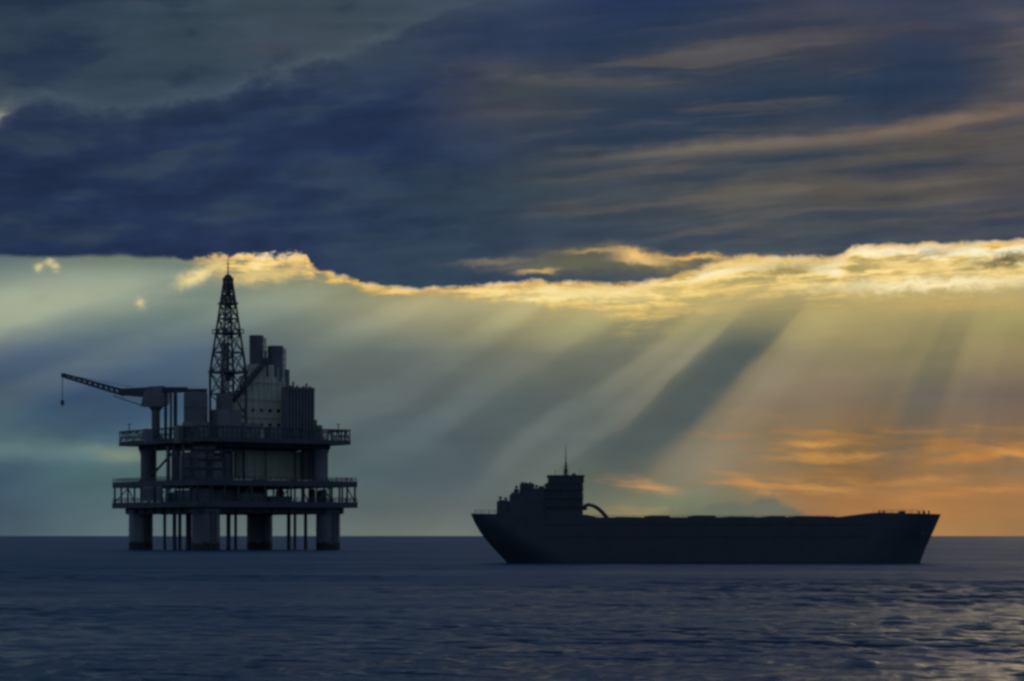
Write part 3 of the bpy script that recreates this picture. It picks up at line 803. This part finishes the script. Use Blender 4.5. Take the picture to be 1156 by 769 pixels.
    for o1 in (-.9, .9):
        m.bar(C3(137, 440, o1), C3(71, 422.4, o1 * .5), 1.05); m.bar(C3(140, 446.5, o1), C3(71, 425.2, o1 * .5), 1.05)
        for i in range(n):
            f0, f1 = i / n, (i + 1) / n
            t = lambda f: (137 + (71 - 137) * f, 440 + (422.4 - 440) * f); bb = lambda f: (140 + (71 - 140) * f, 446.5 + (425.2 - 446.5) * f)
            m.bar(C3(*t(f0), o1 * (1 - .5 * f0)), C3(*bb(f1), o1 * (1 - .5 * f1)), .42); m.bar(C3(*bb(f0), o1 * (1 - .5 * f0)), C3(*t(f1), o1 * (1 - .5 * f1)), .3)
    slab(m, [(69, 421.5), (75, 422.8), (75, 427.5), (69.5, 426)], -.7, .7)
    m.build('boom', girder, crane)
    m = MB(); m.bar(C3(128, 447, 1), C3(164, 459, 1), .45); m.bar(C3(128, 447, -1), C3(164, 459, -1), .45)
    m.bar(C3(71, 422.5), C3(150, 437), .18); m.build('stay', girder, crane)
    hk = MB(); hk.tube(C3(70.5, 426), C3(70.5, 452), .16, n=6)
    slab(hk, [(68.8, 452), (72.2, 452), (72.6, 456.5), (70.8, 458.5), (68.6, 456.5)], -.5, .5)
    hk.build('hook', girder, crane)
    # lifeboats under davits, helideck lip, flood light masts
    for px, vv_ in [(382, -33), (146, 20)]:
        u_, zz = loc(px, vv_, 500); m = MB()
        m.tube((u_, vv_, zt1), (u_, vv_, zt1 + 7.5), .22, n=6); m.bar((u_ - .9, vv_, zt1 + 7.4), (u_ + .9, vv_, zt1 + 7.4), .35)
        m.build('light_mast', girder, root)
    return root
platform = build_platform()

# ------------------------------------------------------------------ the cargo ship
def build_ship():
    D = 564.0; F = 2719.0; k = D / F
    X = lambda px: (px - 797) * k
    Z = lambda py: EYE + (605 - py) * k
    root = thing('cargo_ship', 'black silhouetted cargo ship with stern wheelhouse and long flat deck sailing right', 'ship', ((797 - 578) * k, D, 0))
    hullm = rusty('ship_hull_paint', (0.072, 0.082, 0.095), rust=(0.085, 0.078, 0.078), amount=0.15, scale=0.35, rough=0.65)
    sup = rusty('superstructure_paint', (0.078, 0.09, 0.10), amount=0.3, scale=0.5, rough=0.65)
    deckm = material('hatch_paint', (0.085, 0.105, 0.105), 0.7, 0, 0.3, 0.6)
    B = 8.6
    stemx = lambda z: np.interp(z, [-3, Z(636), Z(618), Z(597), Z(581)], [X(1036), X(1038.5), X(1045), X(1055), X(1062)])
    sternx = lambda z: np.interp(z, [-3, Z(636), Z(618), Z(603), Z(590), Z(580)], [X(584), X(573), X(556), X(543.5), X(536), X(532)])
    decky = lambda px: np.interp(px, [532, 560, 660, 668, 945, 958, 985, 1062], [580, 580.5, 581, 584.3, 584, 582.5, 579, 580.6])
    NS, NL = 64, 14
    m = MB(); bm = m.bm
    sides = {}
    for sgn in (-1, 1):
        for i in range(NS + 1):
            t = i / NS
            t = 0.5 - 0.5 * cos(pi * t) if True else t
            for j in range(NL + 1):
                fz = j / NL
                # iterate x with the deck height it has there
                z = -3.0; x = 0
                for _ in range(3):
                    x = sternx(z) + (stemx(z) - sternx(z)) * t
                    zt = Z(decky(797 + x / k)); z = -3.0 + (zt + 3.0) * fz
                L0 = x - sternx(z); L1 = stemx(z) - x
                hf = max(0, z / 11.0)
                runb = 17.0 - 5.0 * hf; runs = 16.0 - 11 * min(1, hf)
                fb = min(1, L1 / runb); fs = min(1, L0 / runs)
                y = B * (1 - (1 - fb) ** 2.2) ** .9
                endw = 0.08 + 0.66 * min(1, hf) ** 1.2
                y *= endw + (1 - endw) * (1 - (1 - fs) ** 2.4)
                y *= 1 - 0.35 * max(0, (-z) / 3.0) ** 2
                y = max(y, 0.06)
                sides[sgn, i, j] = bm.verts.new((x, sgn * y, z))
    for sgn in (-1, 1):
        for i in range(NS):
            for j in range(NL):
                q = [sides[sgn, i, j], sides[sgn, i+1, j], sides[sgn, i+1, j+1], sides[sgn, i, j+1]]
                bm.faces.new(q)
    for i in range(NS):
        bm.faces.new([sides[-1, i, 0], sides[1, i, 0], sides[1, i+1, 0], sides[-1, i+1, 0]])
        bm.faces.new([sides[-1, i, NL], sides[-1, i+1, NL], sides[1, i+1, NL], sides[1, i, NL]])
    for j in range(NL):
        bm.faces.new([sides[-1, 0, j], sides[-1, 0, j+1], sides[1, 0, j+1], sides[1, 0, j]])
        bm.faces.new([sides[-1, NS, j], sides[1, NS, j], sides[1, NS, j+1], sides[-1, NS, j+1]])
    hull = m.build('hull', hullm, root, True)
    # rubbing strakes, bulwark stays and the anchor
    m = MB()
    for zz in (Z(592), Z(606)): m.box((X(610), -B - .14, zz), (X(975), -B - .003, zz + .22)); m.box((X(610), B + .003, zz), (X(975), B + .14, zz + .22))
    each(m, 'rubbing_strake', hullm, hull)
    for sg in (-1, 1):
        m = MB(); ya = sg * 5.6; xa = X(1036); za = Z(594)
        m.tube((xa, ya, za), (xa + .3, ya + sg * .7, za - 1.9), .16, n=8); m.bar((xa - .9, ya + sg * .75, za - 1.5), (xa + .3, ya + sg * .8, za - 2.2), .32); m.bar((xa + 1.3, ya + sg * .75, za - 1.4), (xa + .3, ya + sg * .8, za - 2.2), .32)
        m.build('anchor', deckm, hull)
    def terrace(name, rects, hw, mat=sup, parent=root):
        m = MB()
        for n_, (x0, x1, y0, y1) in enumerate(rects): m.box((X(x0), -hw + .02 * n_, Z(y1)), (X(x1), hw - .02 * n_, Z(y0)))
        return m.build(name, mat, parent)
    # poop house, engine casing and deck house stepping up to the wheelhouse
    ph = terrace('poop_house', [(561, 577, 566.5, 582), (563, 574, 565, 566.4)], 6.6)
    eh = terrace('engine_casing', [(575, 620, 559, 582), (600, 620, 551.8, 558.9), (608, 614, 549.5, 551.7), (591, 619, 556, 558.85)], 7.2)
    dh = terrace('deck_house', [(616, 657, 546, 582)], 7.8)
    m = MB()
    for lv in range(4):
        for i in range(6):
            if lv < 1 and i > 4: continue
            x = X(621) + i * 1.32; z = Z(577) + lv * 1.95
            for sg in (-1, 1): m.box((x, sg * 7.85 - .04, z), (x + .5, sg * 7.85 + .04, z + .65))
        for i in range(8): m.box((X(657) - .02, -6.3 + i * 1.7, Z(577) + lv * 1.95), (X(657) + .05, -5.6 + i * 1.7, Z(577) + lv * 1.95 + .7))
    each(m, 'window', glassm, dh)
    for z in (Z(573), Z(563.5), Z(554)):
        m = MB()
        m.box((X(615), -8.3, z), (X(658), 8.3, z + .12))
        for sg in (-1, 1):
            m.bar((X(615), sg * 8.25, z + 1.0), (X(658), sg * 8.25, z + 1.0), .07)
            for i in range(9): m.bar((X(615) + i * 1.1, sg * 8.25, z + .12), (X(615) + i * 1.1, sg * 8.25, z + 1.0), .07)
        m.build('gallery', sup, dh)
    wh = terrace('wheelhouse', [(619, 658, 538.6, 545.9)], 8.2)
    m = MB(); m.box((X(617.5), -8.5, Z(538.5)), (X(659.2), 8.5, Z(537.4))); m.build('roof', sup, wh)
    m = MB()
    for i in range(9):
        for sg in (-1, 1): m.box((X(621) + i * .86, sg * 8.24 - .03, Z(543.5)), (X(621) + i * .86 + .62, sg * 8.24 + .03, Z(540)))
    for i in range(12): m.box((X(658) - .02, -7.6 + i * 1.28, Z(543.5)), (X(658) + .05, -6.6 + i * 1.28, Z(540)))
    each(m, 'window', glassm, wh)
    # funnel with exhaust pipes
    m = MB(); m.prism([(X(586), Z(560)), (X(603.5), Z(560)), (X(603), Z(546.5)), (X(587), Z(546))], -2.6, 2.6)
    fn = m.build('funnel', sup, root)
    m = MB()
    for px, py, r in [(590, 544.2, .34), (594, 544.8, .42), (598.5, 544.5, .34), (601.5, 545.6, .22)]: m.tube((X(px), .6, Z(548)), (X(px), .6, Z(py)), r, n=10)
    each(m, 'exhaust_pipe', sup, fn, True)
    m = MB(); m.box((X(577), -5, Z(559)), (X(586), 5, Z(556.5))); m.box((X(580), -3, Z(556.5)), (X(585.8), 3, Z(552.5))); m.build('vent_housing', sup, root)
    for px, py in [(565, 562.5), (571, 563.5), (605.5, 549.6), (616, 548.6), (583, 550.5)]:
        m = MB(); m.tube((X(px), -2.2, Z(py + 6)), (X(px), -2.2, Z(py)), .18, n=8); m.lathe([(.2, Z(py) - .1), (.42, Z(py)), (.42, Z(py) + .25), (.1, Z(py) + .4)], (X(px), -2.2), 10)
        m.build('ventilator', sup, root, True)
    # mast
    m = MB(); m.tube((X(638.7), 0, Z(538)), (X(638.7), 0, Z(522)), .42, .22, n=10); m.tube((X(638.7), 0, Z(522)), (X(638.7), 0, Z(502)), .13, .05, n=6)
    m.bar((X(634.5), 0, Z(527)), (X(643), 0, Z(527)), .1); m.bar((X(638.7), -1.6, Z(524)), (X(638.7), 1.6, Z(524)), .12)
    m.bar((X(635), 0, Z(538)), (X(638.5), 0, Z(526)), .13); m.bar((X(642.5), 0, Z(538)), (X(639), 0, Z(526)), .13)
    mast = m.build('mast', sup, root, True)
    m = MB(); m.box((X(636.3), -.5, Z(531.3)), (X(641.2), .5, Z(530.3))); m.build('radar_scanner', sup, mast)
    m = MB(); m.lathe([(.3, Z(537.4)), (.5, Z(535.9)), (.35, Z(534.4)), (.05, Z(533.9))], (X(648), 1.5), 12); m.tube((X(627), 2, Z(537.5)), (X(627), 2, Z(530)), .05, n=5); m.tube((X(654), -3, Z(537.5)), (X(654), -3, Z(531.5)), .04, n=5)
    m.build('aerial', sup, wh, True)
    # curved gantry ahead of the deck house
    for sg in (-1, 1):
        y = sg * 5.0; m = MB()
        pts = [(656, 575.5), (660, 571.5), (664.5, 570.2), (669, 570.8), (674, 573.4), (679, 577.6), (684, 583), (686, 586)]
        m.path([(X(a), y, Z(b)) for a, b in pts], .30, n=8)
        for a, b in ((661, 571.2), (664, 570.2)): m.tube((X(a), y, Z(b)), (X(a), y, Z(b - 2.2)), .22, n=6)
        m.box((X(657), y - .4, Z(576)), (X(662), y + .4, Z(572.6)))
        m.build('davit', sup, root, True)
    # hatch coamings and covers, some stacked a little higher
    for x0, x1, top in [(690, 722, 583.9), (728, 755, 582.4), (778, 806, 582.2), (814, 850, 583.6), (862, 884, 583.0), (890, 940, 583.2)]:
        m = MB(); m.box((X(x0) + .4, -6.2, Z(587)), (X(x1) - .4, 6.2, Z(584.5)))
        cm = m.build('hatch_coaming', sup, root)
        m = MB(); m.prism([(X(x0), Z(584.5) + .003), (X(x1), Z(584.5) + .003), (X(x1) - .3, Z(top)), (X(x0) + 1.4, Z(top - .3)), (X(x0) + .2, Z(top + .3))], -6.5, 6.5)
        m.build('hatch_cover', deckm, cm)
    # rails
    def rail(p0, p1, y, z, h=1.0, step=1.5):
        m = MB(); n = max(2, int(abs(X(p1) - X(p0)) / step))
        for i in range(n + 1):
            x = X(p0) + (X(p1) - X(p0)) * i / n
            m.bar((x, y, z), (x, y, z + h), .05)
        for f in (.5, 1): m.bar((X(p0), y, z + h * f), (X(p1), y, z + h * f), .05)
        m.build('railing', sup, root)
    for sg in (-1, 1):
        rail(536, 560, sg * 5.8, Z(580.2), .9); rail(662, 940, sg * (B - .5), Z(584.2) - .5, .9, 2.2)
        rail(988, 1040, sg * 4.2, Z(579.6), .8)
    m = MB()                                                      # windlass and bitts on the forecastle
    m.box((X(1014), -2.6, Z(580) - .3), (X(1022), 2.6, Z(580) + .12))
    for y in (-2, 2): m.tube((X(1018), y - .7, Z(580) + .3), (X(1018), y + .7, Z(580) + .3), .4, n=12)
    m.build('windlass', deckm, root, True); m = MB()
    for px in (995, 1040, 1046): m.tube((X(px), -3, Z(581)), (X(px), -3, Z(581) + .9), .2, n=8); m.tube((X(px), 3, Z(581)), (X(px), 3, Z(581) + .9), .2, n=8)
    each(m, 'bollard', deckm, root, True)
    return root
ship = build_ship()
